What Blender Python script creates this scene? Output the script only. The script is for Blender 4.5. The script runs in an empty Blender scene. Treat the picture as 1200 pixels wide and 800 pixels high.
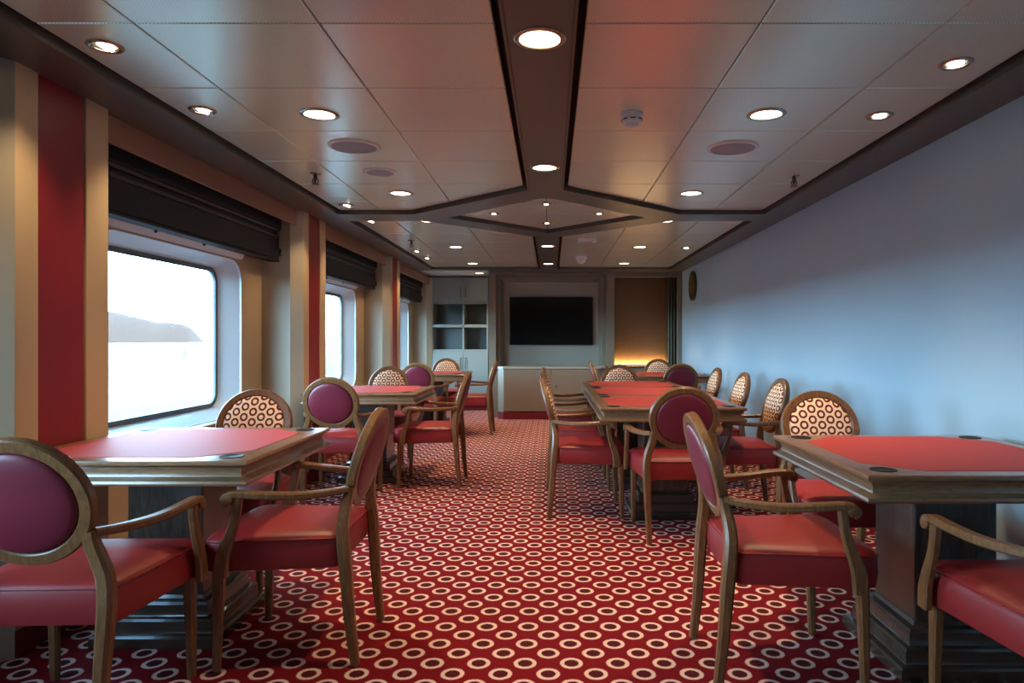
import bpy, bmesh, math, random
from mathutils import Vector, Matrix

random.seed(7)
S = bpy.context.scene
COL = S.collection
R = math.radians

# ------------------------------------------------------------------ camera, world, exposure
cam = bpy.data.cameras.new('camera')
cam.sensor_width = 36.0
cam.lens = 24.0
cam.shift_x = -46.0 / 1200.0
cam.shift_y = -2.0 / 1200.0
cam.clip_start = 0.05
cam.clip_end = 20000
co = bpy.data.objects.new('camera', cam)
co.location = (0, 0, 1.2)
co.rotation_euler = (R(90), 0, 0)
COL.objects.link(co)
S.camera = co

SKY = 42.0
world = bpy.data.worlds.new('overcast_sky')
world.use_nodes = True
S.world = world
bg = world.node_tree.nodes['Background']
_nt = world.node_tree
_tc = _nt.nodes.new('ShaderNodeTexCoord')
_sx = _nt.nodes.new('ShaderNodeSeparateXYZ')
_nt.links.new(_tc.outputs['Generated'], _sx.inputs[0])
_cr = _nt.nodes.new('ShaderNodeValToRGB')          # bright hazy horizon, bluer and dimmer towards the zenith
_cr.color_ramp.elements[0].position = 0.0
_cr.color_ramp.elements[0].color = (0.46, 0.77, 1.0, 1)
_cr.color_ramp.elements[1].position = 0.75
_cr.color_ramp.elements[1].color = (0.09, 0.18, 0.30, 1)
_e = _cr.color_ramp.elements.new(0.28)
_e.color = (0.27, 0.48, 0.66, 1)
_nt.links.new(_sx.outputs[2], _cr.inputs[0])
_nt.links.new(_cr.outputs[0], bg.inputs['Color'])
bg.inputs['Strength'].default_value = SKY

S.view_settings.view_transform = 'Standard'
S.view_settings.look = 'None'
S.view_settings.gamma = 1.0
S.view_settings.use_curve_mapping = False
S.view_settings.exposure = 0.0
S.cycles.use_denoising = True
S.cycles.sample_clamp_indirect = 25.0
S.cycles.max_bounces = 10
S.cycles.diffuse_bounces = 5
S.cycles.transparent_max_bounces = 12

WARM = (1.0, 0.70, 0.40)

# ------------------------------------------------------------------ materials
def srgb(r, g, b):
    f = lambda c: (c / 255 / 12.92) if c / 255 <= 0.04045 else ((c / 255 + 0.055) / 1.055) ** 2.4
    return (f(r), f(g), f(b), 1)

def new_mat(name):
    m = bpy.data.materials.new(name)
    m.use_nodes = True
    nt = m.node_tree
    p = nt.nodes['Principled BSDF']
    return m, nt, p

def nd(nt, typ, **kw):
    n = nt.nodes.new(typ)
    for k, v in kw.items():
        if hasattr(n, k):
            setattr(n, k, v)
        else:
            n.inputs[k].default_value = v
    return n

def mth(nt, op, a, b=None, c=None):
    n = nt.nodes.new('ShaderNodeMath')
    n.operation = op
    for i, v in enumerate((a, b, c)):
        if v is None:
            continue
        if isinstance(v, (int, float)):
            n.inputs[i].default_value = v
        else:
            nt.links.new(v, n.inputs[i])
    return n.outputs[0]

def mixc(nt, fac, a, b):
    n = nt.nodes.new('ShaderNodeMix')
    n.data_type = 'RGBA'
    for sock, v in ((n.inputs[0], fac), (n.inputs[6], a), (n.inputs[7], b)):
        if isinstance(v, (int, float, tuple)):
            sock.default_value = v
        else:
            nt.links.new(v, sock)
    return n.outputs[2]

def plain(name, col, rough=0.5, metal=0.0, var=0.06, scale=6.0, bump=0.0, bscale=60, coat=0.0, spec=None):
    """flat colour with a soft noise variation"""
    m, nt, p = new_mat(name)
    tc = nd(nt, 'ShaderNodeTexCoord')
    no = nd(nt, 'ShaderNodeTexNoise')
    no.inputs['Scale'].default_value = scale
    no.inputs['Detail'].default_value = 4
    nt.links.new(tc.outputs['Object'], no.inputs['Vector'])
    lo = tuple(c * (1 - var) for c in col[:3]) + (1,)
    hi = tuple(min(1, c * (1 + var)) for c in col[:3]) + (1,)
    nt.links.new(mixc(nt, no.outputs['Fac'], lo, hi), p.inputs['Base Color'])
    p.inputs['Roughness'].default_value = rough
    p.inputs['Metallic'].default_value = metal
    p.inputs['Coat Weight'].default_value = coat
    if spec is not None:
        p.inputs['Specular IOR Level'].default_value = spec
    if bump:
        n2 = nd(nt, 'ShaderNodeTexNoise')
        n2.inputs['Scale'].default_value = bscale
        nt.links.new(tc.outputs['Object'], n2.inputs['Vector'])
        b = nd(nt, 'ShaderNodeBump')
        b.inputs['Strength'].default_value = bump
        b.inputs['Distance'].default_value = 0.002
        nt.links.new(n2.outputs['Fac'], b.inputs['Height'])
        nt.links.new(b.outputs['Normal'], p.inputs['Normal'])
    return m

def wood(name, c1, c2, rough=0.38, axis=(3, 3, 24), coat=0.15):
    m, nt, p = new_mat(name)
    tc = nd(nt, 'ShaderNodeTexCoord')
    mp = nd(nt, 'ShaderNodeMapping')
    mp.inputs['Scale'].default_value = axis
    nt.links.new(tc.outputs['Object'], mp.inputs['Vector'])
    no = nd(nt, 'ShaderNodeTexNoise')
    no.inputs['Scale'].default_value = 4.0
    no.inputs['Detail'].default_value = 6
    no.inputs['Distortion'].default_value = 0.6
    nt.links.new(mp.outputs['Vector'], no.inputs['Vector'])
    cr = nd(nt, 'ShaderNodeValToRGB')
    cr.color_ramp.elements[0].position = 0.32
    cr.color_ramp.elements[0].color = c1
    cr.color_ramp.elements[1].position = 0.68
    cr.color_ramp.elements[1].color = c2
    nt.links.new(no.outputs['Fac'], cr.inputs['Fac'])
    nt.links.new(cr.outputs['Color'], p.inputs['Base Color'])
    p.inputs['Roughness'].default_value = rough
    p.inputs['Coat Weight'].default_value = coat
    p.inputs['Coat Roughness'].default_value = 0.25
    b = nd(nt, 'ShaderNodeBump')
    b.inputs['Strength'].default_value = 0.12
    b.inputs['Distance'].default_value = 0.001
    nt.links.new(no.outputs['Fac'], b.inputs['Height'])
    nt.links.new(b.outputs['Normal'], p.inputs['Normal'])
    return m

def ring_distance(nt, ux, uy, px, py):
    """distance to the nearest centre of a staggered lattice with pitch (px, py)"""
    ds = []
    for off in (0.0, 0.5):
        u = mth(nt, 'SUBTRACT', mth(nt, 'FRACT', mth(nt, 'ADD', mth(nt, 'DIVIDE', ux, px), 100.5 + off)), 0.5)
        v = mth(nt, 'SUBTRACT', mth(nt, 'FRACT', mth(nt, 'ADD', mth(nt, 'DIVIDE', uy, py), 100.5 + off)), 0.5)
        u = mth(nt, 'MULTIPLY', u, px)
        v = mth(nt, 'MULTIPLY', v, py)
        ds.append(mth(nt, 'SQRT', mth(nt, 'ADD', mth(nt, 'MULTIPLY', u, u), mth(nt, 'MULTIPLY', v, v))))
    return mth(nt, 'MINIMUM', ds[0], ds[1])

def ring_mat(name, axes, origin, pitch, r_in, r_out, soft, c_ground, c_ring, c_core, rough, jitter, jscale, bump):
    m, nt, p = new_mat(name)
    tc = nd(nt, 'ShaderNodeTexCoord')
    sx = nd(nt, 'ShaderNodeSeparateXYZ')
    nt.links.new(tc.outputs['Object'], sx.inputs[0])
    a = mth(nt, 'SUBTRACT', sx.outputs[axes[0]], origin[0])
    b = mth(nt, 'SUBTRACT', sx.outputs[axes[1]], origin[1])
    d = ring_distance(nt, a, b, pitch[0], pitch[1])
    no = nd(nt, 'ShaderNodeTexNoise')
    no.inputs['Scale'].default_value = jscale
    no.inputs['Detail'].default_value = 2
    nt.links.new(tc.outputs['Object'], no.inputs['Vector'])
    d = mth(nt, 'ADD', d, mth(nt, 'MULTIPLY', mth(nt, 'SUBTRACT', no.outputs['Fac'], 0.5), jitter))
    def step(e):
        n = nt.nodes.new('ShaderNodeMapRange')
        n.inputs['From Min'].default_value = e - soft
        n.inputs['From Max'].default_value = e + soft
        nt.links.new(d, n.inputs['Value'])
        return n.outputs[0]
    col = mixc(nt, step(r_in), c_core, c_ring)
    col = mixc(nt, step(r_out), col, c_ground)
    n3 = nd(nt, 'ShaderNodeTexNoise')
    n3.inputs['Scale'].default_value = 160
    nt.links.new(tc.outputs['Object'], n3.inputs['Vector'])
    hsv = nd(nt, 'ShaderNodeHueSaturation')
    nt.links.new(col, hsv.inputs['Color'])
    nt.links.new(mth(nt, 'ADD', mth(nt, 'MULTIPLY', n3.outputs['Fac'], 0.6), 0.7), hsv.inputs['Value'])
    nt.links.new(hsv.outputs['Color'], p.inputs['Base Color'])
    p.inputs['Roughness'].default_value = rough
    p.inputs['Specular IOR Level'].default_value = 0.2
    bp = nd(nt, 'ShaderNodeBump')
    bp.inputs['Strength'].default_value = bump
    bp.inputs['Distance'].default_value = 0.003
    nt.links.new(n3.outputs['Fac'], bp.inputs['Height'])
    nt.links.new(bp.outputs['Normal'], p.inputs['Normal'])
    return m

def emit(name, col, strength):
    m, nt, p = new_mat(name)
    p.inputs['Base Color'].default_value = (0.8, 0.8, 0.8, 1)
    p.inputs['Emission Color'].default_value = tuple(col) + (1,)
    p.inputs['Emission Strength'].default_value = strength
    return m

M = {}
M['carpet'] = ring_mat('carpet_rings', (0, 1), (-0.011, 2.615), (0.172, 0.162), 0.0272, 0.0425, 0.002,
                       srgb(114, 2, 11), srgb(222, 182, 164), srgb(74, 13, 14), 0.95, 0.006, 90, 0.5)
M['ringcloth'] = ring_mat('ring_print_cloth', (0, 2), (0.0, 0.76), (0.092, 0.0535), 0.0115, 0.0215, 0.0012,
                          srgb(246, 216, 182), srgb(112, 18, 26), srgb(246, 216, 182), 0.8, 0.002, 60, 0.15)
M['wood'] = wood('walnut_frame', srgb(104, 66, 38), srgb(138, 94, 56), 0.36, (30, 30, 4))
M['tablewood'] = wood('table_wood', srgb(116, 84, 58), srgb(146, 108, 76), 0.28, (6, 6, 40), 0.6)
M['pedestal'] = wood('pedestal_wood', srgb(52, 40, 34), srgb(78, 62, 52), 0.26, (14, 14, 2), 0.3)
M['plinth'] = plain('dark_plinth_lacquer', srgb(70, 54, 44), 0.26, var=0.12, scale=9, coat=0.3)
M['vinyl'] = plain('red_vinyl', srgb(146, 36, 36), 0.44, var=0.08, bump=0.12, bscale=220)
M['winevinyl'] = plain('wine_vinyl', srgb(116, 32, 48), 0.40, var=0.08, bump=0.12, bscale=220)
M['felt'] = plain('table_leather', srgb(172, 64, 62), 0.62, var=0.05, spec=0.18, bump=0.2, bscale=300)
M['glide'] = plain('steel_glide', srgb(150, 150, 150), 0.3, 1.0)
M['black'] = plain('black_plastic', srgb(14, 14, 15), 0.45)
M['cup'] = plain('cup_holder_dark', srgb(16, 14, 13), 0.55, 0.0, spec=0.2)
M['beige'] = plain('beige_laminate', srgb(196, 170, 132), 0.42, var=0.04, scale=2)
M['greybeige'] = plain('grey_beige_laminate', srgb(176, 162, 138), 0.45, var=0.04, scale=2)
M['redpanel'] = plain('dark_red_laminate', srgb(136, 26, 34), 0.42, var=0.06, scale=3)
M['fascia'] = plain('brown_fascia', srgb(150, 112, 86), 0.5, var=0.04)
M['wallwhite'] = plain('pale_wall_paint', srgb(168, 194, 208), 0.55, var=0.03, scale=1.5)
M['reveal'] = plain('white_window_reveal', srgb(226, 240, 244), 0.35, var=0.02)
M['gasket'] = plain('rubber_gasket', srgb(92, 104, 108), 0.45)
M['blind'] = plain('black_blind', srgb(17, 18, 23), 0.55, var=0.1)
M['blindrib'] = plain('lit_blind_rib', srgb(56, 56, 62), 0.45, var=0.1)  # paler than the blind: window light on the steps put into the colour
M['soffit'] = plain('brown_soffit', srgb(102, 96, 86), 0.32, 0.35, var=0.04)
M['dark'] = plain('dark_void', srgb(26, 22, 20), 0.8)
M['steel'] = plain('brushed_steel', srgb(170, 165, 155), 0.25, 1.0)
M['white'] = plain('white_plastic', srgb(226, 224, 220), 0.4)
M['speaker'] = plain('speaker_grille', srgb(150, 150, 152), 0.55, 0.0)
M['cabinet'] = plain('taupe_cabinet', srgb(138, 126, 108), 0.42, var=0.03, scale=2)
M['shelfwhite'] = plain('pale_grey_laminate', srgb(140, 144, 138), 0.4, var=0.03)
M['shelfback'] = plain('shelf_back', srgb(98, 102, 98), 0.5)
M['niche'] = plain('niche_panel', srgb(174, 168, 154), 0.5, var=0.02)
M['screen'] = plain('screen_glass', srgb(8, 8, 9), 0.12, var=0.02)
M['alcove'] = wood('alcove_panel', srgb(132, 94, 58), srgb(138, 100, 62), 0.4, (20, 6, 1.5), 0.1)
M['bronze'] = plain('dark_bronze', srgb(92, 70, 44), 0.4, 0.7, var=0.3, scale=30)
M['gold'] = plain('old_gold', srgb(170, 136, 70), 0.35, 0.8, var=0.2, scale=30)
M['skirt'] = plain('red_skirting', srgb(120, 18, 28), 0.8, var=0.1, scale=20)
M['olive'] = plain('dark_olive_metal', srgb(78, 70, 52), 0.3, 0.5)
M['sea'] = plain('pale_sea', srgb(48, 48, 48), 0.6, var=0.08, scale=0.02, spec=0.2)
M['hill'] = plain('hazy_headland', srgb(86, 60, 46), 0.9, var=0.12, scale=0.004)  # distance haze is put into this base colour, no air is modelled
M['marker'] = plain('sea_marker_paint', srgb(90, 84, 80), 0.6)
M['lens'] = emit('lamp_lens', (1.0, 0.80, 0.52), 9.0)
M['lens_small'] = emit('spot_lens', (1.0, 0.86, 0.64), 14.0)
M['strip'] = emit('strip_lamp', (1.0, 0.72, 0.36), 5.0)

# satin perforated ceiling metal
def ceiling_mat():
    m, nt, p = new_mat('perforated_ceiling_metal')
    tc = nd(nt, 'ShaderNodeTexCoord')
    sx = nd(nt, 'ShaderNodeSeparateXYZ')
    nt.links.new(tc.outputs['Object'], sx.inputs[0])
    d = ring_distance(nt, sx.outputs[0], sx.outputs[1], 0.013, 0.009)
    hole = mth(nt, 'LESS_THAN', d, 0.0017)
    col = mixc(nt, hole, srgb(230, 230, 208), srgb(154, 150, 134))
    nt.links.new(col, p.inputs['Base Color'])
    p.inputs['Metallic'].default_value = 0.4
    p.inputs['Roughness'].default_value = 0.24
    return m
M['ceil'] = ceiling_mat()

def glass_mat():
    m = bpy.data.materials.new('window_glass')
    m.use_nodes = True
    nt = m.node_tree
    nt.nodes.clear()
    out = nt.nodes.new('ShaderNodeOutputMaterial')
    tr = nt.nodes.new('ShaderNodeBsdfTransparent')
    tr.inputs[0].default_value = (0.95, 0.97, 0.98, 1)
    gl = nt.nodes.new('ShaderNodeBsdfGlossy')
    gl.inputs['Roughness'].default_value = 0.02
    lw = nt.nodes.new('ShaderNodeLayerWeight')
    f5 = mth(nt, 'ADD', mth(nt, 'MULTIPLY', mth(nt, 'POWER', lw.outputs['Facing'], 5.0), 0.9), 0.03)
    mx = nt.nodes.new('ShaderNodeMixShader')
    nt.links.new(f5, mx.inputs[0])
    nt.links.new(tr.outputs[0], mx.inputs[1])
    nt.links.new(gl.outputs[0], mx.inputs[2])
    nt.links.new(mx.outputs[0], out.inputs[0])
    return m
M['glass'] = glass_mat()

# ------------------------------------------------------------------ mesh helpers
def B():
    return bmesh.new()

def box(bm, lo, hi, bev=0.0, seg=1):
    c = [(lo[i] + hi[i]) / 2 for i in range(3)]
    s = [abs(hi[i] - lo[i]) for i in range(3)]
    mat = Matrix.Translation(c) @ Matrix.Diagonal((s[0], s[1], s[2], 1))
    vs = bmesh.ops.create_cube(bm, size=1.0, matrix=mat)['verts']
    if bev:
        es = {e for v in vs for e in v.link_edges}
        bmesh.ops.bevel(bm, geom=list(es), offset=bev, segments=seg, affect='EDGES', profile=0.5)
    return bm

def loft(bm, loops, cap0=True, cap1=True, closed=True, wrap=False):
    rows = [[bm.verts.new(p) for p in lp] for lp in loops]
    n = len(rows[0])
    pairs = list(zip(rows[:-1], rows[1:]))
    if wrap:
        pairs.append((rows[-1], rows[0]))
    for a, b in pairs:
        for i in range(n if closed else n - 1):
            j = (i + 1) % n
            bm.faces.new((a[i], a[j], b[j], b[i]))
    if not wrap:
        if cap0:
            bm.faces.new(list(reversed(rows[0])))
        if cap1:
            bm.faces.new(rows[-1])
    return bm

def prism(bm, poly, z0, z1, ax='z'):
    def q(p, z):
        return {'z': (p[0], p[1], z), 'y': (p[0], z, p[1]), 'x': (z, p[0], p[1])}[ax]
    return loft(bm, [[q(p, z0) for p in poly], [q(p, z1) for p in poly]])

def lathe(bm, prof, n=24, c=(0, 0, 0), ax='z', cap0=True, cap1=True):
    loops = []
    for r, h in prof:
        r = max(r, 1e-4)
        lp = []
        for i in range(n):
            a = 2 * math.pi * i / n
            u, v = r * math.cos(a), r * math.sin(a)
            p = {'z': (u, v, h), 'y': (u, h, v), 'x': (h, u, v)}[ax]
            lp.append((p[0] + c[0], p[1] + c[1], p[2] + c[2]))
        loops.append(lp)
    return loft(bm, loops, cap0, cap1)

def catmull(pts, k=4):
    out = []
    P = [Vector(p) for p in pts]
    for i in range(len(P) - 1):
        p0, p1, p2, p3 = P[max(i - 1, 0)], P[i], P[i + 1], P[min(i + 2, len(P) - 1)]
        for j in range(k):
            t = j / k
            out.append(0.5 * ((2 * p1) + (p2 - p0) * t + (2 * p0 - 5 * p1 + 4 * p2 - p3) * t * t + (3 * p1 - p0 - 3 * p2 + p3) * t ** 3))
    out.append(P[-1])
    return out

def sweep(bm, pts, sizes, side=(1, 0, 0), k=4, ch=0.22):
    """chamfered rectangular bar along a smooth path; sizes = (width along side, depth) per point"""
    pp = catmull(pts, k)
    n0 = len(pts) - 1
    loops = []
    side = Vector(side)
    for i, p in enumerate(pp):
        t = (pp[min(i + 1, len(pp) - 1)] - pp[max(i - 1, 0)]).normalized()
        d = t.cross(side).normalized()
        s = d.cross(t).normalized()
        f = min(i / k, n0)
        a = min(int(f), n0 - 1) if n0 else 0
        w = sizes[a][0] + (sizes[a + 1][0] - sizes[a][0]) * (f - a)
        h = sizes[a][1] + (sizes[a + 1][1] - sizes[a][1]) * (f - a)
        c = min(w, h) * ch
        q = [(w / 2, h / 2 - c), (w / 2 - c, h / 2), (-w / 2 + c, h / 2), (-w / 2, h / 2 - c),
             (-w / 2, -h / 2 + c), (-w / 2 + c, -h / 2), (w / 2 - c, -h / 2), (w / 2, -h / 2 + c)]
        loops.append([p + s * a_ + d * b_ for a_, b_ in q])
    return loft(bm, loops)

def rrect(y0, y1, z0, z1, r, k=6):
    pts = []
    for cy, cz, a0 in ((y1 - r, z1 - r, 0), (y0 + r, z1 - r, 90), (y0 + r, z0 + r, 180), (y1 - r, z0 + r, 270)):
        for i in range(k + 1):
            a = R(a0 + 90 * i / k)
            pts.append((cy + r * math.cos(a), cz + r * math.sin(a)))
    return pts

def rpoly(pts, rs, k=5):
    """convex polygon with rounded corners"""
    out = []
    n = len(pts)
    for i in range(n):
        p = Vector(pts[i]); a = Vector(pts[i - 1]); b = Vector(pts[(i + 1) % n])
        u = (a - p).normalized() * rs[i]; v = (b - p).normalized() * rs[i]
        for j in range(k + 1):
            t = j / k
            q = (p + u) * (1 - t) ** 2 + p * 2 * t * (1 - t) + (p + v) * t * t
            out.append((q.x, q.y))
    return out

def mesh_of(name, bm, mat, smooth=None):
    bmesh.ops.recalc_face_normals(bm, faces=bm.faces)
    me = bpy.data.meshes.new(name)
    bm.to_mesh(me)
    bm.free()
    me.materials.append(mat)
    if smooth is not None:
        me.shade_smooth()
        me.set_sharp_from_angle(angle=R(smooth))
    return me

def obj(name, bm, mat, parent=None, smooth=None, label=None):
    me = bm if isinstance(bm, bpy.types.Mesh) else mesh_of(name, bm, mat, smooth)
    o = bpy.data.objects.new(name, me)
    COL.objects.link(o)
    if parent is not None:
        o.parent = parent
    if label:
        o['label'] = label
    return o

def tag(o, label, cat, group=None):
    o['label'] = label
    o['category'] = cat
    if group:
        o['group'] = group
    return o

def struct(o, label=None, cat=None):
    o['kind'] = 'structure'
    if label:
        o['label'] = label
    if cat:
        o['category'] = cat
    return o

def empty(name, loc=(0, 0, 0), rz=0.0):
    o = bpy.data.objects.new(name, None)
    o.empty_display_size = 0.1
    COL.objects.link(o)
    o.location = loc
    o.rotation_euler = (0, 0, rz)
    return o

def copy_tree(o, parent=None):
    c = o.copy()
    COL.objects.link(c)
    c.parent = parent
    for ch in list(o.children):
        copy_tree(ch, c)
    return c

# ------------------------------------------------------------------ room constants
CX = -0.04          # centre line of the ceiling
ZP = 2.28           # underside of ceiling panels
ZB = 2.25           # underside of borders and beam
XR = 2.03           # right wall
YF, YE = -1.6, 12.05

# ------------------------------------------------------------------ floor, right wall, front wall, back wall
fl = struct(obj('floor', box(B(), (-2.6, YF, -0.05), (XR + 0.1, YE, 0.0)), M['carpet']),
            'red carpet printed with cream rings', 'carpet')
struct(obj('wall_right', box(B(), (XR, YF, 0), (XR + 0.1, YE, 2.45)), M['wallwhite']), 'plain pale grey painted side wall', 'wall')
struct(obj('wall_front', box(B(), (-2.6, YF - 0.1, 0), (XR + 0.1, YF, 2.45)), M['greybeige']), 'plain grey beige wall behind the viewer', 'wall')
struct(obj('baseboard_right', box(B(), (XR - 0.012, YF, 0), (XR, 10.58, 0.10), 0.003), M['skirt']), 'dark red skirting along the pale wall', 'baseboard')

# ------------------------------------------------------------------ left wall: bays, pillars, windows, blinds
def bay_y(k):
    return 3.114 + 3 * k, 5.57 + 3 * k      # pillar edge to pillar edge

def ring_faces(bm, outer, inner, xa, xb=None):
    """flat ring between a rectangle-projected outer loop and an inner loop (both lists of (y,z))"""
    xb = xa if xb is None else xb
    loft(bm, [[(xa, p[0], p[1]) for p in outer], [(xb, p[0], p[1]) for p in inner]], False, False)

def rect_project(loop, y0, y1, z0, z1):
    """map a rounded rectangle loop onto the rectangle border, corner points to corners"""
    n = len(loop); k = n // 4
    out = []
    for i, (y, z) in enumerate(loop):
        q, j = divmod(i, k)
        h = (k - 1) / 2
        if q == 0:
            out.append((y1, z if j < h else z1) if j < h else ((y1, z1) if j == h else (y, z1)))
        elif q == 1:
            out.append((y, z1) if j < h else ((y0, z1) if j == h else (y0, z)))
        elif q == 2:
            out.append((y0, z) if j < h else ((y0, z0) if j == h else (y, z0)))
        else:
            out.append((y, z0) if j < h else ((y1, z0) if j == h else (y1, z)))
    return out

wl = struct(obj('wall_left', box(B(), (-2.60, YF, 0), (-2.50, -0.3, 2.45)), M['greybeige']), 'window side wall of beige laminate bays', 'wall')
for k in (-1, 0, 1, 2):
    y0, y1 = bay_y(k)
    a0, a1 = y0 + 0.08, y1 - 0.08
    g0, g1 = 3.60 + 3 * k, 5.00 + 3 * k
    outer = rrect(g0 - 0.126, g1 + 0.126, 0.645, 1.785, 0.16)
    inner = rrect(g0, g1, 0.715, 1.722, 0.10)
    # bay wall with opening
    bm = B()
    ring_faces(bm, rect_project(outer, a0 - 0.02, a1 + 0.02, 0.0, 2.30), outer, -2.33)
    obj('bay_wall', bm, M['beige'], wl)
    # side returns of the bay and chamfers to the pillars
    for yr, yp, s in ((a0, y0, 1), (a1, y1, -1)):
        bm = B()
        prism(bm, [(-2.52, yr), (-2.10, yr), (-2.02, yp), (-2.02, yp - s * 0.001), (-2.52, yp - s * 0.001)], 0, 2.25)
        obj('bay_return', bm, M['greybeige'], wl)
    # fascia above the blind, soffit closing the bay
    obj('fascia_panel', box(B(), (-2.085, y0, 2.125), (-2.06, y1, 2.252), 0.002), M['fascia'], wl)
    obj('bay_soffit', box(B(), (-2.40, a0, 2.19), (-2.085, a1, 2.23)), M['soffit'], wl)
    # ledge under the window
    obj('ledge_front', box(B(), (-2.30, a0, 0.10), (-2.27, a1, 0.62), 0.002), M['beige'], wl)
    obj('ledge_top', box(B(), (-2.335, a0, 0.62), (-2.255, a1, 0.64), 0.004), M['beige'], wl)
    # white strip with dark bolts under the blind
    st = obj('head_strip', prism(B(), [(-2.329, 1.87), (-2.329, 1.80), (-2.31, 1.80), (-2.27, 1.87)], g0 - 0.15, g1 + 0.10, 'y'), M['reveal'], wl)
    for yy in (3.35, 3.95, 4.50):
        obj('bolt', lathe(B(), [(0.012, 0), (0.012, 0.006), (0.008, 0.012)], 10, (-2.292, yy + 3 * k, 1.83), 'x'), M['black'], st, 40)
    # window
    w = struct(empty('window_%d' % (k + 2), (-2.39, (g0 + g1) / 2, 0.715)),
               ['rounded ship window beside the viewer', 'large rounded ship window beside the nearest table',
                'rounded ship window beside the middle card table', 'rounded ship window nearest the far wall'][k + 1], 'window')
    off = lambda o: setattr(o, 'matrix_parent_inverse', Matrix.Translation((2.39, -(g0 + g1) / 2, -0.715)))
    bm = B()
    mid = [((a[0] + b[0]) / 2, (a[1] + b[1]) / 2) for a, b in zip(outer, inner)]
    mid = [(m_[0] * 0.75 + b[0] * 0.25, m_[1] * 0.75 + b[1] * 0.25) for m_, b in zip(mid, inner)]
    loft(bm, [[(x, p[0], p[1]) for p in lp] for x, lp in ((-2.326, outer), (-2.34, outer), (-2.40, mid), (-2.45, inner), (-2.50, inner))], False, False)
    off(obj('window_reveal', bm, M['reveal'], w, 35))
    inn2 = rrect(g0 + 0.03, g1 - 0.03, 0.745, 1.692, 0.08)
    bm = B()
    loft(bm, [[(x, p[0], p[1]) for p in lp] for x, lp in ((-2.462, inner), (-2.445, inner), (-2.445, inn2), (-2.462, inn2))], False, False, wrap=True)
    off(obj('gasket', bm, M['gasket'], w, 35))
    bm = B()
    loft(bm, [[(x, p[0], p[1]) for p in inner] for x in (-2.458, -2.452)])
    off(obj('pane', bm, M['glass'], w))
    pl = bpy.data.lights.new('window_portal', 'AREA')
    pl.shape = 'RECTANGLE'
    pl.size, pl.size_y = 1.02, 1.42
    pl.cycles.is_portal = True
    po = bpy.data.objects.new('window_portal', pl)
    COL.objects.link(po)
    po.parent = w
    po.location = (-0.075, 0, 0.50)
    po.rotation_euler = (0, R(-90), 0)
    # outer shell so that no sky leaks round the window
    bm = B()
    ring_faces(bm, rect_project(inner, y0 - 0.6, y1 + 0.6, 0.0, 2.45), inner, -2.50)
    obj('hull_plate', bm, M['dark'], wl)
    # blind
    b = tag(empty('window_blind', (-2.25, (a0 + a1) / 2, 1.82)),
            ['black window blind beside the viewer', 'black rolled-up blind over the nearest large window',
             'black rolled-up blind over the middle window', 'black rolled-up blind over the farthest window'][k + 1],
            'window blind', 'rolled-up black blinds')
    ob_ = lambda n, lo, hi, m, bv=0.004: setattr(obj(n, box(B(), lo, hi, bv), m, b), 'matrix_parent_inverse', Matrix.Translation((2.25, -(a0 + a1) / 2, -1.82)))
    ya, yb = a0 + 0.01, a1 - 0.01
    ob_('cassette', (-2.325, ya, 2.085), (-2.165, yb, 2.185), M['blind'])
    ob_('rib', (-2.315, ya, 2.062), (-2.175, yb, 2.083), M['blindrib'])
    ob_('fold', (-2.31, ya, 2.038), (-2.195, yb, 2.060), M['blind'])
    ob_('rib', (-2.30, ya, 2.012), (-2.18, yb, 2.036), M['blindrib'])
    ob_('blind_panel', (-2.26, ya, 1.845), (-2.185, yb, 2.010), M['blind'])
    ob_('bottom_rail', (-2.265, ya, 1.825), (-2.18, yb, 1.843), M['blind'])
    ob_('end_bracket', (-2.20, yb - 0.004, 1.87), (-2.165, yb + 0.006, 1.93), M['steel'], 0.002)

for n, k in enumerate((-2, -1, 0, 1, 2)):
    yb0 = bay_y(k)[1]                      # pillar from this bay's end to the next bay's start
    t = struct(empty('trim_%d' % (n + 1), (-2.02, yb0 + 0.272, 0)),
               'beige window pillar with a dark red centre strip' if k != -1 else 'nearest beige pillar with a wide dark red strip', 'pillar')
    inv = Matrix.Translation((2.02, -(yb0 + 0.272), 0))
    ye = yb0 + 0.544 if k != 2 else yb0 + 0.03
    parts = [('beige_panel', yb0, min(yb0 + 0.12, ye), 0.0, 'beige'), ('red_panel', yb0 + 0.123, yb0 + 0.392, -0.008, 'redpanel'), ('beige_panel', yb0 + 0.395, yb0 + 0.544, 0.0, 'beige')]
    if k == 2:
        parts = parts[:1]
    for nm, p0, p1, dx, mt in parts:
        o = obj(nm, box(B(), (-2.06, p0, 0.10), (-2.02 + dx, p1, 2.255), 0.003), M[mt], t)
        o.matrix_parent_inverse = inv
    o = obj('skirting', box(B(), (-2.06, yb0, 0), (-2.015, ye, 0.10), 0.003), M['skirt'], t)
    o.matrix_parent_inverse = inv
    if k == -2:
        continue
    struct(obj('baseboard_left_%d' % n if n > 1 else 'baseboard_left', box(B(), (-2.27, bay_y(k)[0], 0), (-2.255, bay_y(k)[1], 0.10), 0.002), M['skirt']), 'dark red skirting under the windows', 'baseboard')

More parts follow.
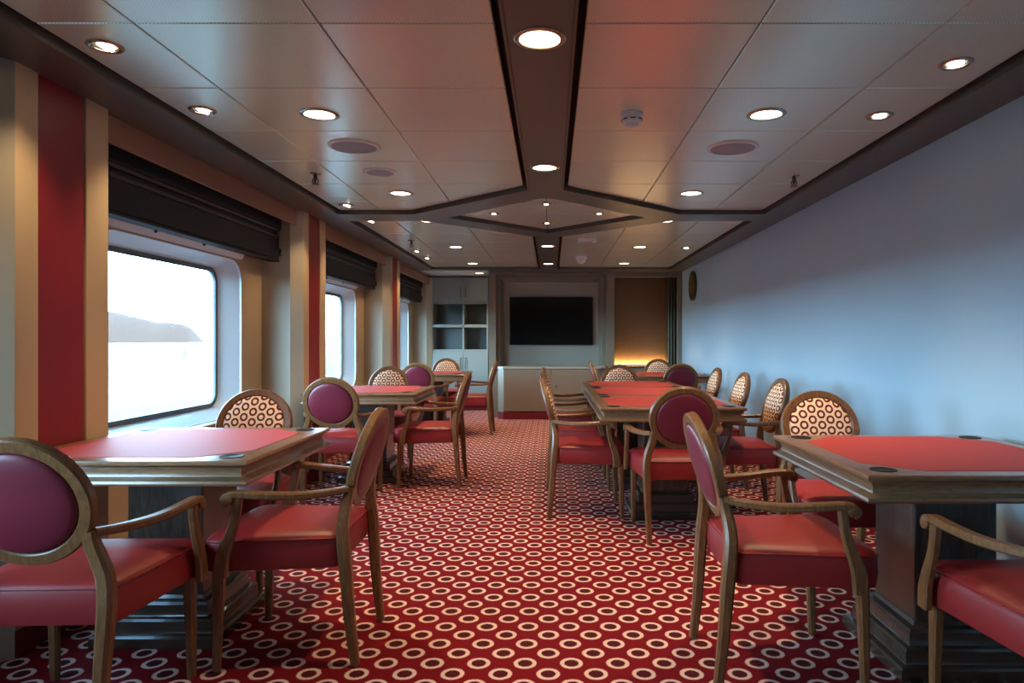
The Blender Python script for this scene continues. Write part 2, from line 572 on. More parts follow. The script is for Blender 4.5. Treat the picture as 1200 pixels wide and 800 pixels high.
# ------------------------------------------------------------------ ceiling
ceil = struct(obj('ceiling', box(B(), (-2.6, YF, 2.33), (XR + 0.1, YE, 2.45)), M['dark']), 'satin metal panelled ceiling with brown bands', 'ceiling')
hw = 0.126
XL, XRI = -1.79, 1.79
YD = 5.88
def clip(poly, a, b, c):
    """keep a*x + b*y <= c"""
    out = []
    for i in range(len(poly)):
        p, q = poly[i], poly[(i + 1) % len(poly)]
        dp, dq = a * p[0] + b * p[1] - c, a * q[0] + b * q[1] - c
        if dp <= 0:
            out.append(p)
        if dp * dq < 0:
            t = dp / (dp - dq)
            out.append((p[0] + (q[0] - p[0]) * t, p[1] + (q[1] - p[1]) * t))
    return out

def area(p):
    return abs(sum(p[i][0] * p[(i + 1) % len(p)][1] - p[(i + 1) % len(p)][0] * p[i][1] for i in range(len(p)))) / 2

def panel(poly, z=ZP):
    cx = sum(p[0] for p in poly) / len(poly); cy = sum(p[1] for p in poly) / len(poly)
    bm = B()
    lo = [(p[0], p[1], z + 0.004) for p in poly]
    def ins(p, d):
        v = Vector((cx - p[0], cy - p[1])); l = v.length
        v = v * (d / l)
        return (p[0] + v.x, p[1] + v.y)
    loft(bm, [[(p[0], p[1], z + 0.02) for p in poly], lo, [ins(p, 0.005) + (z,) for p in poly]])
    return obj('ceiling_panel', bm, M['ceil'], ceil)

G = 0.03            # shadow gap between panels and bands
g2 = 0.0025         # half joint
for sgn in (-1, 1):
    cols = [0.126 + G, 0.755, 1.387, 1.79 + (-CX if sgn > 0 else CX) - 0.0 - G]
    for half in (-1, 1):
        # local: u = sgn*(x-CX), v = half*(y-YD); diagonal from (1.11,.16) to (.126,1.08)
        if half < 0:
            vs = [YD - (4.73 - 0.6 * i + 0.0) for i in range(-2, 12)]      # joints at y = 5.93 - .6 i
            vmax = YD - YF
        else:
            vs = [0.16 + 0.02 + 0.6 * i - 0.32 for i in range(0, 10)]
            vmax = 10.16 - YD - G
        vs = sorted(v for v in vs if v < vmax) + [vmax]
        for i in range(3):
            for j in range(len(vs) - 1):
                u0, u1 = cols[i] + (g2 if i else 0), cols[i + 1] - (g2 if i < 2 else 0)
                v0, v1 = vs[j] + g2, vs[j + 1] - g2
                poly = [(u0, v0), (u1, v0), (u1, v1), (u0, v1)]
                poly = clip(poly, 0, -1, -(0.16 + G))
                if poly:
                    # diagonal keep side: farther from diamond
                    ax_, ay_ = 1.08 - 0.16, 1.11 - 0.126
                    c0 = ax_ * 1.11 + ay_ * 0.16
                    nl = math.hypot(ax_, ay_)
                    poly = clip(poly, -ax_, -ay_, -(c0 + G * nl))
                if len(poly) < 3 or area(poly) < 0.004:
                    continue
                panel([(CX + sgn * p[0], YD + half * p[1]) for p in poly])
# diamond panels: four quarters
for sx_ in (-1, 1):
    for sy_ in (-1, 1):
        h = 0.85 - G * 1.4
        panel([(CX + sx_ * g2, YD + sy_ * g2), (CX + sx_ * (h - g2), YD + sy_ * g2), (CX + sx_ * g2, YD + sy_ * (h - g2))])

def band(name, poly, z=ZB, zt=2.34, m='soffit', label=None):
    return obj(name, prism(B(), poly, z, zt), M[m], ceil, None, label)
band('beam', [(CX - hw, YF), (CX + hw, YF), (CX + hw, YD - 1.08), (CX - hw, YD - 1.08)], label='brown centre beam with downlights')
band('beam', [(CX - hw, YD + 1.08), (CX + hw, YD + 1.08), (CX + hw, 10.16), (CX - hw, 10.16)], label='brown centre beam with downlights')
for sx_ in (-1, 1):
    for sy_ in (-1, 1):
        e = (1.79 + (CX if sx_ < 0 else -CX))
        q = [(0, 1.08), (hw, 1.08), (1.11, 0.16), (e, 0.16), (e, 0), (0.85, 0), (0, 0.85)]
        band('diamond_band', [(CX + sx_ * a, YD + sy_ * b_) for a, b_ in q])
band('border_band', [(-2.10, YF), (XL, YF), (XL, 10.36), (-2.10, 10.36)])
band('border_band', [(XRI, YF), (XR, YF), (XR, 10.6), (XRI, 10.6)])
band('end_band', [(XL, 10.16), (XRI, 10.16), (XRI, 10.36), (XL, 10.36)])
band('end_band', [(-0.97, 10.36), (XRI, 10.36), (XRI, 10.62), (-0.97, 10.62)])
band('alcove_ceiling', [(-2.35, 10.36), (-0.97, 10.36), (-0.97, YE), (-2.35, YE)], 2.285, 2.34, 'white')
# thin bright beads along the beam
for sx_ in (-1, 1):
    for y0, y1 in ((YF, YD - 1.09), (YD + 1.09, 10.15)):
        obj('beam_bead', box(B(), (CX + sx_ * (hw - 0.012) - 0.003, y0, ZB - 0.006), (CX + sx_ * (hw - 0.012) + 0.003, y1, ZB + 0.002), 0.001), M['bronze'], ceil)

# ------------------------------------------------------------------ back wall with niche and alcove
wb = struct(obj('wall_back', box(B(), (-2.6, YE, 0), (XR + 0.1, YE + 0.1, 2.45)), M['cabinet']), 'far wall with a screen niche and lit alcove', 'wall')
def rect(x0, x1, z0, z1, y):
    return [(x0, y, z0), (x1, y, z0), (x1, y, z1), (x0, y, z1)]
bm = B()
loft(bm, [rect(-0.97, 0.98, 0.0, 2.30, 11.02), rect(-0.97, 0.98, 0.0, 2.30, 10.60), rect(-0.86, 0.86, 0.70, 2.225, 10.60), rect(-0.86, 0.86, 0.70, 2.225, 10.72),
          rect(-0.80, 0.80, 0.70, 2.17, 10.72), rect(-0.76, 0.76, 0.70, 2.12, 10.96)], False, False)
obj('niche_surround', bm, M['cabinet'], wb)
obj('niche_back', box(B(), (-0.79, 10.96, 0.66), (0.79, 11.02, 2.15)), M['niche'], wb)
obj('block_side', box(B(), (-0.97, 10.60, 0), (-0.95, YE, 2.32)), M['cabinet'], wb)
obj('alcove_panel', box(B(), (0.98, 11.10, 0.6), (1.90, 11.14, 2.32)), M['alcove'], wb, label='brown wood alcove panel lit from below')
obj('alcove_header', box(B(), (0.98, 10.60, 2.17), (XR, 10.64, 2.32), 0.003), M['cabinet'], wb)
obj('alcove_base', box(B(), (0.98, 10.66, 0.11), (XR, 11.02, 0.76), 0.004), M['cabinet'], wb)
obj('alcove_ledge', box(B(), (0.98, 10.64, 0.76), (XR, 11.03, 0.785), 0.003), M['pedestal'], wb)
obj('alcove_skirting', box(B(), (0.98, 10.65, 0), (XR, 10.70, 0.11), 0.003), M['skirt'], wb)
obj('alcove_side', box(B(), (1.85, 10.80, 0.785), (XR, 11.14, 2.32)), M['olive'], wb)
for xx, rr in ((1.845, 0.018), (1.885, 0.022), (1.93, 0.018)):
    obj('jamb_column', lathe(B(), [(rr, 0.785), (rr, 2.17)], 14, (xx, 10.70, 0)), M['olive'], wb, 40)
obj('jamb_trim', box(B(), (1.955, 10.60, 0.785), (XR, 10.66, 2.17), 0.004), M['cabinet'], wb)

sl = tag(empty('strip_light', (1.42, 11.065, 0.80)), 'warm strip light glowing at the foot of the brown alcove panel', 'light')
obj('channel', box(B(), (-0.44, -0.03, -0.03), (0.44, 0.03, 0.0), 0.002), M['steel'], sl)
obj('diffuser', box(B(), (-0.43, -0.02, 0.0), (0.43, 0.02, 0.006), 0.002), M['strip'], sl)
L = bpy.data.lights.new('strip_glow', 'AREA')
L.shape = 'RECTANGLE'; L.size = 0.86; L.size_y = 0.03; L.energy = 6.0; L.color = (1.0, 0.74, 0.40)
lo_ = bpy.data.objects.new('strip_glow', L); COL.objects.link(lo_); lo_.parent = sl
lo_.location = (0, 0, 0.012); lo_.rotation_euler = (R(180), 0, 0)

# ------------------------------------------------------------------ ceiling fittings
def make_downlight(r, warm_power):
    root = empty('downlight')
    obj('trim_ring', lathe(B(), [(r + 0.022, 0.004), (r + 0.022, -0.003), (r + 0.014, -0.008), (r + 0.002, -0.006), (r, 0.002)], 32, cap0=False, cap1=False), M['steel'], root, 50)
    obj('lens', lathe(B(), [(r + 0.001, 0.0), (r * 0.9, -0.003), (r * 0.5, -0.005), (0.001, -0.006)], 32), M['lens'], root, 60)
    L = bpy.data.lights.new('downlight_lamp', 'AREA')
    L.shape = 'DISK'; L.size = r * 1.8; L.energy = warm_power; L.color = WARM; L.spread = R(90)
    o = bpy.data.objects.new('downlight_lamp', L); COL.objects.link(o); o.parent = root
    o.location = (0, 0, -0.014)
    return root

def make_spot(r, power, tilt):
    root = empty('ceiling_spotlight')
    obj('trim_ring', lathe(B(), [(r + 0.020, 0.004), (r + 0.020, -0.003), (r + 0.012, -0.009), (r + 0.002, -0.004), (r, 0.006)], 24, cap0=False, cap1=False), M['steel'], root, 50)
    obj('bowl', lathe(B(), [(r + 0.001, -0.002), (r * 0.6, 0.012)], 24, cap0=False), M['dark'], root, 50)
    ln = obj('lens', lathe(B(), [(r * 0.72, 0.002), (r * 0.66, -0.008), (r * 0.3, -0.011), (0.001, -0.012)], 20), M['lens_small'], root, 60)
    ln.rotation_euler = (0, tilt, 0)
    L = bpy.data.lights.new('spot_lamp', 'SPOT')
    L.energy = power; L.color = (1.0, 0.74, 0.44); L.spot_size = R(75); L.spot_blend = 0.7; L.shadow_soft_size = r * 0.6; L.spot_blend = 1.0
    o = bpy.data.objects.new('spot_lamp', L); COL.objects.link(o); o.parent = root
    o.location = (0, 0, -0.022); o.rotation_euler = (0, tilt, 0)
    return root

ORD = ['nearest', 'second', 'third', 'fourth', 'fifth', 'sixth']
def place(proto, used, loc):
    o = proto if not used else copy_tree(proto)
    o.location = loc
    return o
dl = make_downlight(0.07, 7.0)
used = 0
for i, y in enumerate((2.38, 4.16, 7.65, 9.42)):
    o = place(dl, used, (CX, y, ZB)); used = 1
    tag(o, ['large warm downlight in the brown centre beam, nearest the viewer', 'warm downlight in the centre beam just before the ceiling diamond',
            'warm downlight in the centre beam just beyond the ceiling diamond', 'warm downlight in the centre beam nearest the far screen'][i], 'downlight', 'round warm downlights')
for sx_, side in ((-1, 'window'), (1, 'pale wall')):
    for i, y in enumerate((3.27, 5.03, 6.2, 7.94, 9.65)):
        o = place(dl, used, (CX + sx_ * 1.07, y, ZP))
        tag(o, '%s round downlight from the viewer in the ceiling row on the %s side' % (ORD[i] if i else 'first', side), 'downlight', 'round warm downlights')
o = place(dl, used, (-1.17, 11.1, 2.285))
tag(o, 'round downlight in the white ceiling over the open shelves', 'downlight', 'round warm downlights')

spl = make_spot(0.042, 24.0, R(24))
spr = make_spot(0.042, 24.0, R(5))
used = 0
for i, y in enumerate((2.51, 3.21, 5.47, 6.2, 8.3, 9.0)):
    o = place(spl, used, (-1.64, y, ZP)); used = 1
    tag(o, '%s small tilted spotlight from the viewer along the window side' % (ORD[i] if i else 'first'), 'spotlight', 'small ceiling spotlights')
used = 0
for i, y in enumerate((2.667, 3.285, 8.0)):
    o = place(spr, used, (1.58, y, ZP)); used = 1
    tag(o, '%s small tilted spotlight from the viewer along the pale wall side' % ['first', 'second', 'farthest'][i], 'spotlight', 'small ceiling spotlights')
spd = make_spot(0.026, 1.2, 0.0)
used = 0
for (x, y, w_) in ((CX, 5.42, 'near corner'), (CX - 0.45, YD - 0.05, 'window-side corner'), (CX + 0.45, YD - 0.05, 'wall-side corner'), (CX, 6.3, 'far corner')):
    o = place(spd, used, (x, y, ZP)); used = 1
    tag(o, 'tiny bright spotlight in the %s of the ceiling diamond' % w_, 'spotlight', 'spotlights in the ceiling diamond')

def speaker(x, y, r, label):
    t = empty('ceiling_speaker', (x, y, ZP))
    obj('rim', lathe(B(), [(r, 0.003), (r, -0.004), (r - 0.008, -0.010), (r - 0.018, -0.009), (r - 0.02, -0.004)], 36, cap0=False, cap1=False), M['white'], t, 50)
    obj('grille', lathe(B(), [(r - 0.018, -0.002), (r * 0.7, -0.007), (r * 0.3, -0.009), (0.001, -0.0095)], 36), M['speaker'], t, 60)
    tag(t, label, 'speaker', 'round ceiling speakers')
speaker(-1.10, 3.81, 0.142, 'large round grey ceiling speaker on the window side')
speaker(-1.10, 4.39, 0.105, 'smaller round grey ceiling speaker on the window side')
speaker(1.02, 3.84, 0.142, 'large round grey ceiling speaker on the pale wall side')

def detector(x, y, label):
    t = empty('smoke_detector', (x, y, ZP))
    obj('base', lathe(B(), [(0.056, 0.002), (0.056, -0.012), (0.052, -0.016)], 28), M['white'], t, 40)
    obj('sensor_head', lathe(B(), [(0.050, -0.016), (0.050, -0.034), (0.044, -0.042), (0.030, -0.046), (0.028, -0.058), (0.018, -0.064), (0.001, -0.065)], 28), M['white'], t, 40)
    for a in range(8):
        q = a * math.pi / 4
        o = obj('vent_slot', box(B(), (-0.012, 0.0485, -0.0335), (0.012, 0.0515, -0.0285)), M['black'], t)
        o.rotation_euler = (0, 0, q)
    tag(t, label, 'smoke detector', 'white smoke detectors')
detector(0.386, 3.27, 'white smoke detector on the ceiling right of the centre beam, nearest the viewer')
t = empty('ceiling_dome', (0.39, 8.9, ZP))
obj('base', lathe(B(), [(0.075, 0.002), (0.075, -0.018), (0.068, -0.022)], 28), M['white'], t, 40)
obj('dome', lathe(B(), [(0.066, -0.02), (0.064, -0.045), (0.05, -0.072), (0.028, -0.086), (0.001, -0.09)], 28), M['white'], t, 60)
tag(t, 'white round dome on the ceiling near the far screen', 'dome')
t = empty('ceiling_unit', (0.385, 7.3, ZP))
obj('body', box(B(), (-0.10, -0.06, -0.035), (0.10, 0.06, 0.0), 0.008, 2), M['white'], t)
obj('vent_grille', box(B(), (-0.06, -0.03, -0.04), (0.06, 0.03, -0.034), 0.002), M['speaker'], t)
tag(t, 'flat white rectangular unit on the ceiling behind the diamond', 'ceiling unit')

def sprinkler(x, y, label):
    t = empty('fire_sprinkler', (x, y, ZP))
    obj('escutcheon', lathe(B(), [(0.026, 0.002), (0.024, -0.005), (0.010, -0.009)], 18), M['steel'], t, 40)
    obj('body', lathe(B(), [(0.009, -0.008), (0.009, -0.026), (0.006, -0.03), (0.003, -0.045)], 12), M['bronze'], t, 40)
    for s in (-1, 1):
        obj('frame_arm', sweep(B(), [(s * 0.007, 0, -0.024), (s * 0.014, 0, -0.036), (s * 0.004, 0, -0.050)], [(0.004, 0.004)] * 3, (0, 1, 0), 3), M['bronze'], t, 40)
    obj('deflector', lathe(B(), [(0.017, -0.050), (0.018, -0.053), (0.001, -0.054)], 12), M['bronze'], t, 40)
    t.scale = (1.4, 1.4, 1.4)
    tag(t, label, 'sprinkler', 'ceiling fire sprinklers')
sprinkler(-1.53, 4.43, 'small fire sprinkler on the window side ceiling before the diamond')
sprinkler(-1.52, 7.42, 'small fire sprinkler on the window side ceiling beyond the diamond')
sprinkler(1.60, 4.50, 'small fire sprinkler on the ceiling beside the pale wall')

# ------------------------------------------------------------------ screen, cabinet, shelves, wall plaque
tv = tag(empty('television', (0.0, 10.95, 1.50)), 'large black flat television in the far wall niche', 'television')
tv.location = (0.0, 10.94, 1.115)
obj('housing', box(B(), (-0.665, -0.05, 0.0), (0.665, 0.02, 0.77), 0.006), M['black'], tv)
obj('screen', box(B(), (-0.652, -0.053, 0.014), (0.652, -0.049, 0.756), 0.001), M['screen'], tv)
obj('wall_bracket', box(B(), (-0.2, 0.0, 0.2), (0.2, 0.03, 0.55), 0.003), M['black'], tv)

cb = tag(empty('low_cabinet', (0, 10.45, 0)), 'low taupe cabinet with red skirting under the black television', 'cabinet')
obj('body', prism(B(), [(-0.81, -0.05), (-0.72, -0.14), (0.72, -0.14), (0.81, -0.05), (0.81, 0.14), (-0.81, 0.14)], 0.11, 0.765), M['cabinet'], cb)
obj('top', prism(B(), [(-0.83, -0.06), (-0.73, -0.165), (0.73, -0.165), (0.83, -0.06), (0.83, 0.27), (-0.83, 0.27)], 0.765, 0.79), M['niche'], cb)
obj('skirting', prism(B(), [(-0.815, -0.04), (-0.725, -0.15), (0.725, -0.15), (0.815, -0.04), (0.815, 0.14), (-0.815, 0.14)], 0.0, 0.11), M['skirt'], cb, label='dark red skirting')
for s in (-1, 1):
    d = obj('door', box(B(), (0.004 if s > 0 else -0.70, -0.158, 0.125), (0.70 if s > 0 else -0.004, -0.14, 0.755), 0.002), M['cabinet'], cb)
    if s > 0:
        obj('lock', lathe(B(), [(0.012, 0.0), (0.012, -0.012), (0.008, -0.014)], 12, (0.07, -0.158, 0.50), 'y'), M['bronze'], d, 40)

bk = tag(empty('bookcase', (-1.55, 11.8, 0)), 'tall pale bookcase with four open shelves and closed doors', 'bookcase')
W0, W1, D0 = -0.48, 0.48, -0.2
obj('back_panel', box(B(), (W0, 0.17, 0), (W1, 0.19, 2.28)), M['shelfback'], bk)
for x0 in (W0, W1 - 0.025):
    obj('side_panel', box(B(), (x0, D0, 0), (x0 + 0.025, 0.17, 2.28), 0.002), M['shelfwhite'], bk)
for z0, z1 in ((1.0, 1.035), (1.41, 1.46), (1.81, 1.845)):
    obj('shelf', box(B(), (W0 + 0.025, D0, z0), (W1 - 0.025, 0.17, z1), 0.002), M['shelfwhite'], bk)
obj('divider', box(B(), (0.04, D0, 1.035), (0.07, 0.17, 1.81), 0.002), M['shelfwhite'], bk)
for x0, x1, hx in ((W0 + 0.003, 0.052, 0.015), (0.056, W1 - 0.003, 0.095)):
    for z0, z1, hz in ((1.848, 2.26, 2.02), (0.08, 0.998, 0.80)):
        d = obj('door', box(B(), (x0, D0 - 0.02, z0), (x1, D0 - 0.001, z1), 0.002), M['shelfwhite'], bk)
        obj('handle', sweep(B(), [(hx, D0 - 0.02, hz - 0.09), (hx, D0 - 0.045, hz - 0.08), (hx, D0 - 0.045, hz + 0.08), (hx, D0 - 0.02, hz + 0.09)], [(0.012, 0.012)] * 4, (1, 0, 0), 3), M['steel'], d, 40)
obj('plinth', box(B(), (W0 + 0.01, D0 + 0.02, 0), (W1 - 0.01, 0.15, 0.078)), M['skirt'], bk)

pq = tag(empty('wall_plaque', (XR, 9.72, 1.965)), 'round dark bronze plaque high on the pale wall', 'plaque')
lathe_x = lambda prof, n=36: lathe(B(), prof, n, (0, 0, 0), 'x')
obj('backing_disc', lathe_x([(0.20, 0.0), (0.21, -0.012), (0.20, -0.03), (0.17, -0.034), (0.165, -0.026), (0.001, -0.026)]), M['bronze'], pq, 40)
obj('rim', lathe_x([(0.214, -0.004), (0.218, -0.016), (0.208, -0.034), (0.196, -0.03)]), M['olive'], pq, 40)
obj('boss', lathe_x([(0.06, -0.024), (0.058, -0.036), (0.04, -0.046), (0.001, -0.05)], 24), M['gold'], pq, 50)
for a in range(8):
    o = obj('petal', prism(B(), [(-0.018, 0.07), (0.0, 0.06), (0.018, 0.07), (0.022, 0.12), (0.0, 0.15), (-0.022, 0.12)], -0.036, -0.024, 'x'), M['gold'], pq)
    o.rotation_euler = (a * math.pi / 4, 0, 0)

# ------------------------------------------------------------------ card table
TH = 0.465
def make_table():
    root = empty('card_table')
    prof = [(0.014, 0.770), (0.004, 0.768), (0.0, 0.762), (0.002, 0.753), (0.012, 0.748), (0.024, 0.738), (0.030, 0.722),
            (0.026, 0.708), (0.012, 0.700), (0.002, 0.696), (0.0, 0.687), (0.005, 0.679), (0.02, 0.677)]
    loops = []
    for o_, z in prof:
        h = TH - o_
        loops.append([(-h, -h, z), (h, -h, z), (h, h, z), (-h, h, z)])
    tt = obj('tabletop', loft(B(), loops), M['tablewood'], root, 42)
    h, c = 0.395, 0.15
    oc = [(-h + c, -h), (h - c, -h), (h, -h + c), (h, h - c), (h - c, h), (-h + c, h), (-h, h - c), (-h, -h + c)]
    obj('leather_inlay', loft(B(), [[(p[0], p[1], 0.766) for p in oc], [(p[0], p[1], 0.7710) for p in oc], [(p[0] * 0.994, p[1] * 0.994, 0.7720) for p in oc]]), M['felt'], tt, label='red leather inlay')
    for sx in (-1, 1):
        for sy in (-1, 1):
            cc = (sx * 0.372, sy * 0.372, 0)
            obj('cup_holder', lathe(B(), [(0.043, 0.768), (0.043, 0.772), (0.040, 0.7728), (0.037, 0.7712), (0.001, 0.7708)], 24, cc), M['cup'], tt, 50)
    obj('apron', box(B(), (-0.28, -0.28, 0.668), (0.28, 0.28, 0.6775), 0.002), M['pedestal'], root)
    obj('pedestal', box(B(), (-0.15, -0.15, 0.17), (0.15, 0.15, 0.670), 0.004), M['pedestal'], root)
    pf = [(0.242, 0.0), (0.245, 0.006), (0.245, 0.040), (0.238, 0.048), (0.218, 0.052), (0.215, 0.06), (0.215, 0.095), (0.208, 0.103),
          (0.192, 0.107), (0.188, 0.115), (0.188, 0.150), (0.180, 0.160), (0.160, 0.166), (0.152, 0.178)]
    obj('plinth', loft(B(), [[(-a, -a, z), (a, -a, z), (a, a, z), (-a, a, z)] for a, z in pf]), M['plinth'], root, 30)
    return root

table = make_table()
used = 0
for x, y, lab in (
        (-1.55, 2.89, 'red topped wooden card table beside the nearest large window'),
        (-1.55, 5.95, 'red topped wooden card table beside the middle window'),
        (-1.55, 8.98, 'red topped wooden card table before the bookcase'),
        (1.47, 2.63, 'red topped wooden card table in the near corner against the pale wall'),
        (0.775, 4.78, 'near third of the long row of three joined card tables'),
        (0.775, 5.712, 'middle one of the long row of three joined card tables'),
        (0.775, 6.644, 'far third of the long row of three joined card tables'),
        (1.47, 8.66, 'red topped wooden card table before the lit brown alcove')):
    o = table if not used else copy_tree(table)
    used = 1
    o.location = (x, y, 0)
    tag(o, lab, 'table', 'red topped card tables')

# ------------------------------------------------------------------ medallion armchair (front = +y)
def make_chair():
    root = empty('medallion_armchair')
    # seat cushion
    quad = [(-0.272, 0.25), (-0.222, -0.225), (0.222, -0.225), (0.272, 0.25)]
    base = rpoly(quad, [0.07, 0.035, 0.035, 0.07])
    base = [(p[0], p[1] + (0.022 * (1 - (p[0] / 0.272) ** 2) if p[1] > 0.2 else 0)) for p in base]
    def ins(d, z):
        fx, fy = 1 - d / 0.25, 1 - d / 0.24
        return [(p[0] * fx, (p[1] - 0.012) * fy + 0.012, z) for p in base]
    st = obj('seat', loft(B(), [ins(0.012, 0.366), ins(0.002, 0.370), ins(0, 0.378), ins(-0.003, 0.42), ins(0, 0.468), ins(0.004, 0.478), ins(0.016, 0.488), ins(0.05, 0.497), ins(0.11, 0.504), ins(0.18, 0.507)]), M['vinyl'], root, 50)
    # welt round the top edge of the seat
    bm = B()
    loops = []
    cl = ins(-0.001, 0.476)
    n = len(cl)
    for i in range(n):
        p, q = Vector(cl[i]), Vector(cl[(i + 1) % n]) - Vector(cl[i - 1])
        nrm = Vector((q.y, -q.x, 0)).normalized()
        loops.append([p + nrm * (0.0035 * math.cos(a)) + Vector((0, 0, 0.0035 * math.sin(a))) for a in (0, 1.05, 2.09, 3.14, 4.19, 5.24)])
    loft(bm, loops, wrap=True)
    obj('piping', bm, M['vinyl'], st, 60)
    # medallion back
    t = R(16)
    ctr = Vector((0, -0.278, 0.741))
    up = Vector((0, -math.sin(t), math.cos(t)))
    fw = Vector((0, math.cos(t), math.sin(t)))
    rx, rz = 0.203, 0.196
    def P(a, dr, w):
        return ctr + Vector((1, 0, 0)) * ((rx + dr) * math.cos(a)) + up * ((rz + dr) * math.sin(a)) + fw * w
    N = 48
    sec = [(0, 0.012), (-0.005, 0.018), (-0.034, 0.018), (-0.040, 0.012), (-0.040, -0.012), (-0.034, -0.018), (-0.005, -0.018), (0, -0.012)]
    fr = obj('backrest_frame', loft(B(), [[P(2 * math.pi * i / N, d, w) for d, w in sec] for i in range(N)], wrap=True), M['wood'], root, 35)
    def pad(levels):
        return loft(B(), [[P(2 * math.pi * i / N, d, w) for i in range(N)] for d, w in levels])
    obj('front_pad', pad([(-0.039, 0.0), (-0.039, 0.010), (-0.044, 0.017), (-0.058, 0.024), (-0.09, 0.031), (-0.13, 0.035), (-0.175, 0.036)]), M['ringcloth'], fr, 60, 'cream pad printed with dark red rings')
    obj('rear_pad', pad([(-0.039, 0.0), (-0.039, -0.012), (-0.044, -0.019), (-0.058, -0.024), (-0.09, -0.028), (-0.13, -0.030), (-0.175, -0.031)]), M['winevinyl'], fr, 60, 'plain wine red rear pad')
    for s in (-1, 1):
        lg = obj('leg', sweep(B(), [(s * 0.202, -0.280, 0.004), (s * 0.206, -0.262, 0.17), (s * 0.212, -0.250, 0.34), (s * 0.214, -0.242, 0.44), (s * 0.207, -0.236, 0.51),
                                    (s * 0.190, -0.238, 0.565), (s * 0.176, -0.245, 0.61), (s * 0.173, -0.256, 0.655)],
                              [(0.028, 0.030), (0.036, 0.038), (0.044, 0.044), (0.046, 0.046), (0.046, 0.044), (0.045, 0.040), (0.044, 0.036), (0.038, 0.030)]), M['wood'], root, 35)
        obj('glide', lathe(B(), [(0.011, 0.0), (0.011, 0.006)], 12, (s * 0.202, -0.280, 0)), M['glide'], lg)
        lg = obj('leg', sweep(B(), [(s * 0.236, 0.210, 0.004), (s * 0.236, 0.205, 0.19), (s * 0.234, 0.200, 0.375)], [(0.026, 0.026), (0.033, 0.033), (0.042, 0.042)]), M['wood'], root, 35)
        obj('glide', lathe(B(), [(0.010, 0.0), (0.010, 0.006)], 12, (s * 0.236, 0.210, 0)), M['glide'], lg)
        ab = lathe(B(), [(0.014, -0.021), (0.019, -0.019), (0.019, 0.019), (0.014, 0.021)], 16, (s * 0.288, 0.142, 0.636), 'x')
        am = obj('armrest', sweep(ab, [(s * 0.184, -0.252, 0.648), (s * 0.222, -0.165, 0.640), (s * 0.262, -0.06, 0.640), (s * 0.284, 0.04, 0.648), (s * 0.288, 0.115, 0.652),
                                        (s * 0.288, 0.150, 0.646), (s * 0.288, 0.158, 0.630), (s * 0.288, 0.145, 0.620)],
                                  [(0.026, 0.024), (0.034, 0.026), (0.038, 0.026), (0.040, 0.026), (0.040, 0.026), (0.040, 0.024), (0.040, 0.022), (0.040, 0.020)]), M['wood'], root, 35)
        obj('arm_support', sweep(B(), [(s * 0.288, 0.112, 0.645), (s * 0.288, 0.116, 0.590), (s * 0.289, 0.130, 0.530), (s * 0.290, 0.152, 0.470), (s * 0.290, 0.166, 0.420), (s * 0.290, 0.170, 0.362)],
                                 [(0.026, 0.034), (0.026, 0.030), (0.026, 0.034), (0.026, 0.042), (0.026, 0.050), (0.026, 0.048)]), M['wood'], am, 35)
    return root

chair = make_chair()
N_, S_, E_, W_ = 0.0, R(180), R(-90), R(90)      # facing +y, -y, +x, -x
chairs = [
    (-1.505, 2.205, R(2), 'medallion armchair with its wine back to the viewer, in the near window corner'),
    (-1.005, 2.71, W_ + R(1), 'armchair on the aisle side of the card table by the nearest window'),
    (-1.60, 3.40, S_, 'ring patterned armchair facing the viewer across the nearest window table'),
    (-1.60, 5.24, N_, 'wine backed armchair seen from behind at the middle window table'),
    (-1.02, 5.74, W_, 'armchair on the aisle side of the middle window table'),
    (-1.64, 6.62, S_, 'ring patterned armchair facing the viewer across the middle window table'),
    (-1.58, 8.33, N_, 'wine backed armchair seen from behind at the table before the bookcase'),
    (-1.53, 9.65, S_, 'ring patterned armchair right in front of the bookcase doors'),
    (-1.03, 8.77, W_, 'armchair on the aisle side of the table before the bookcase'),
    (0.85, 2.54, E_, 'large armchair left of the near card table by the pale wall, seen side on'),
    (1.46, 1.97, N_, 'armchair cut off by the photo edge, before the near right table'),
    (1.40, 3.28, S_, 'ring patterned armchair facing the viewer across the near right table'),
    (0.775, 4.27, N_, 'wine backed armchair at the near end of the long joined tables'),
    (0.265, 4.80, E_, 'nearest of three armchairs on the aisle side of the long tables'),
    (0.25, 5.69, E_, 'middle of three armchairs on the aisle side of the long tables'),
    (0.25, 6.62, E_, 'farthest of three armchairs on the aisle side of the long tables'),
    (1.29, 4.78, W_, 'nearest of three armchairs between the long tables and the pale wall'),
    (1.29, 5.69, W_, 'middle of three armchairs between the long tables and the pale wall'),
    (1.29, 6.62, W_, 'farthest of three armchairs between the long tables and the pale wall'),
    (0.74, 7.12, S_, 'ring patterned armchair at the far end of the long joined tables'),
    (1.47, 8.03, N_, 'wine backed armchair before the table by the lit alcove'),
    (1.50, 9.27, S_, 'ring patterned armchair directly below the lit brown alcove'),
    (0.82, 8.66, E_, 'armchair left of the table before the lit alcove, seen edge on'),
]
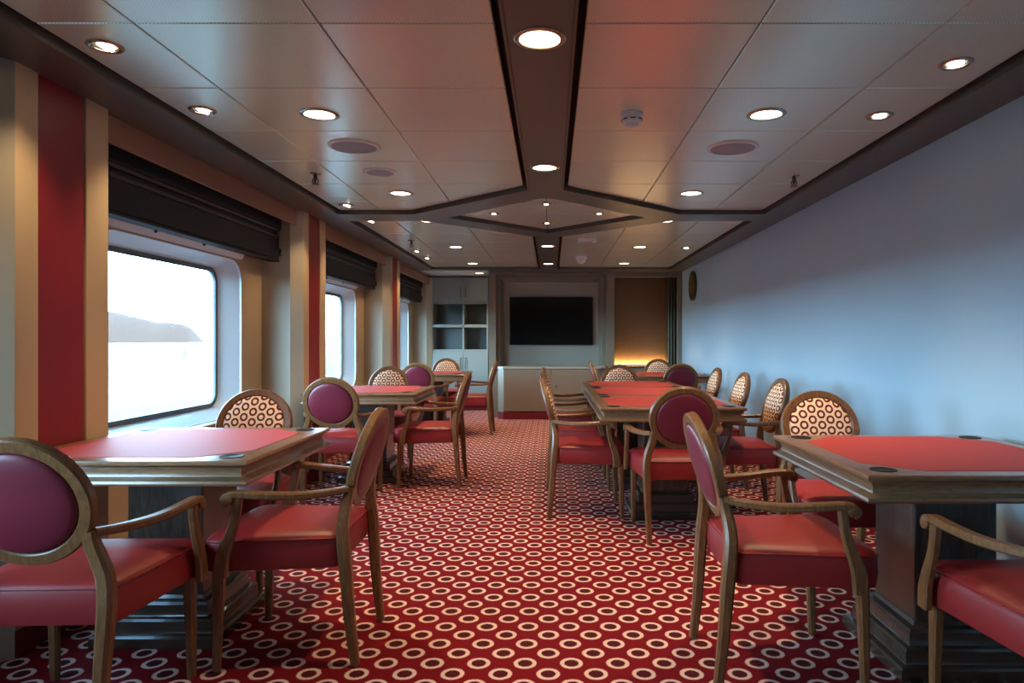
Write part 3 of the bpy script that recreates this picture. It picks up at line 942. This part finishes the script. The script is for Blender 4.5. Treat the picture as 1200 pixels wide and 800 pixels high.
for i, (x, y, a, lab) in enumerate(chairs):
    o = chair if i == 0 else copy_tree(chair)
    o.location = (x, y, 0)
    o.rotation_euler = (0, 0, a)
    tag(o, lab, 'armchair', 'medallion back armchairs')

# ------------------------------------------------------------------ outside: sea, headland, marker
ZS = -9.0
bm = B()
prism(bm, [(-16000, -9000), (-3.2, -9000), (-3.2, 16000), (-16000, 16000)], ZS - 1, ZS)
sea = obj('sea', bm, M['sea'])
struct(sea, 'pale calm sea outside the windows', 'sea')
bm = B()
nu, nv = 60, 10
grid = []
for i in range(nu + 1):
    s = (i / nu) ** 2                           # 0 at the tip (right), 1 far left
    px = 237 - (2600 * s) / 3.75                # where the ridge shows, in hundredths of its bearing
    prof_h = [(-500, 64), (0, 46), (126, 34), (150, 29), (170, 24), (190, 20), (200, 20), (215, 19), (226, 15), (233, 8), (237, 0)]
    hp = next(a[1] + (b_[1] - a[1]) * (px - a[0]) / (b_[0] - a[0]) for a, b_ in zip(prof_h[:-1], prof_h[1:]) if a[0] <= px <= b_[0])
    hgt = hp * 3.8 + 10 * min(1, s * 60)
    row = []
    for j in range(nv + 1):
        t = j / nv
        prof_ = math.sin(math.pi * t) ** 0.8
        row.append(bm.verts.new((-1535 - 2600 * s, 2900 + 700 * t * (0.2 + s) - 150 * s, ZS + hgt * prof_ + random.uniform(-1, 1) * hgt * 0.02)))
    grid.append(row)
for i in range(nu):
    for j in range(nv):
        bm.faces.new((grid[i][j], grid[i + 1][j], grid[i + 1][j + 1], grid[i][j + 1]))
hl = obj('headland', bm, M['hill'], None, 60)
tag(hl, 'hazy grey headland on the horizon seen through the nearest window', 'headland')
mk = tag(empty('sea_marker', (-219, 408, ZS)), 'tiny dark marker post standing in the pale sea', 'marker')
obj('float', lathe(B(), [(0.9, -0.4), (1.0, 0.3), (0.6, 0.7), (0.3, 0.9)], 16), M['marker'], mk, 40)
obj('post', lathe(B(), [(0.22, 0.8), (0.16, 4.2), (0.3, 4.4), (0.001, 4.9)], 10), M['marker'], mk, 40)
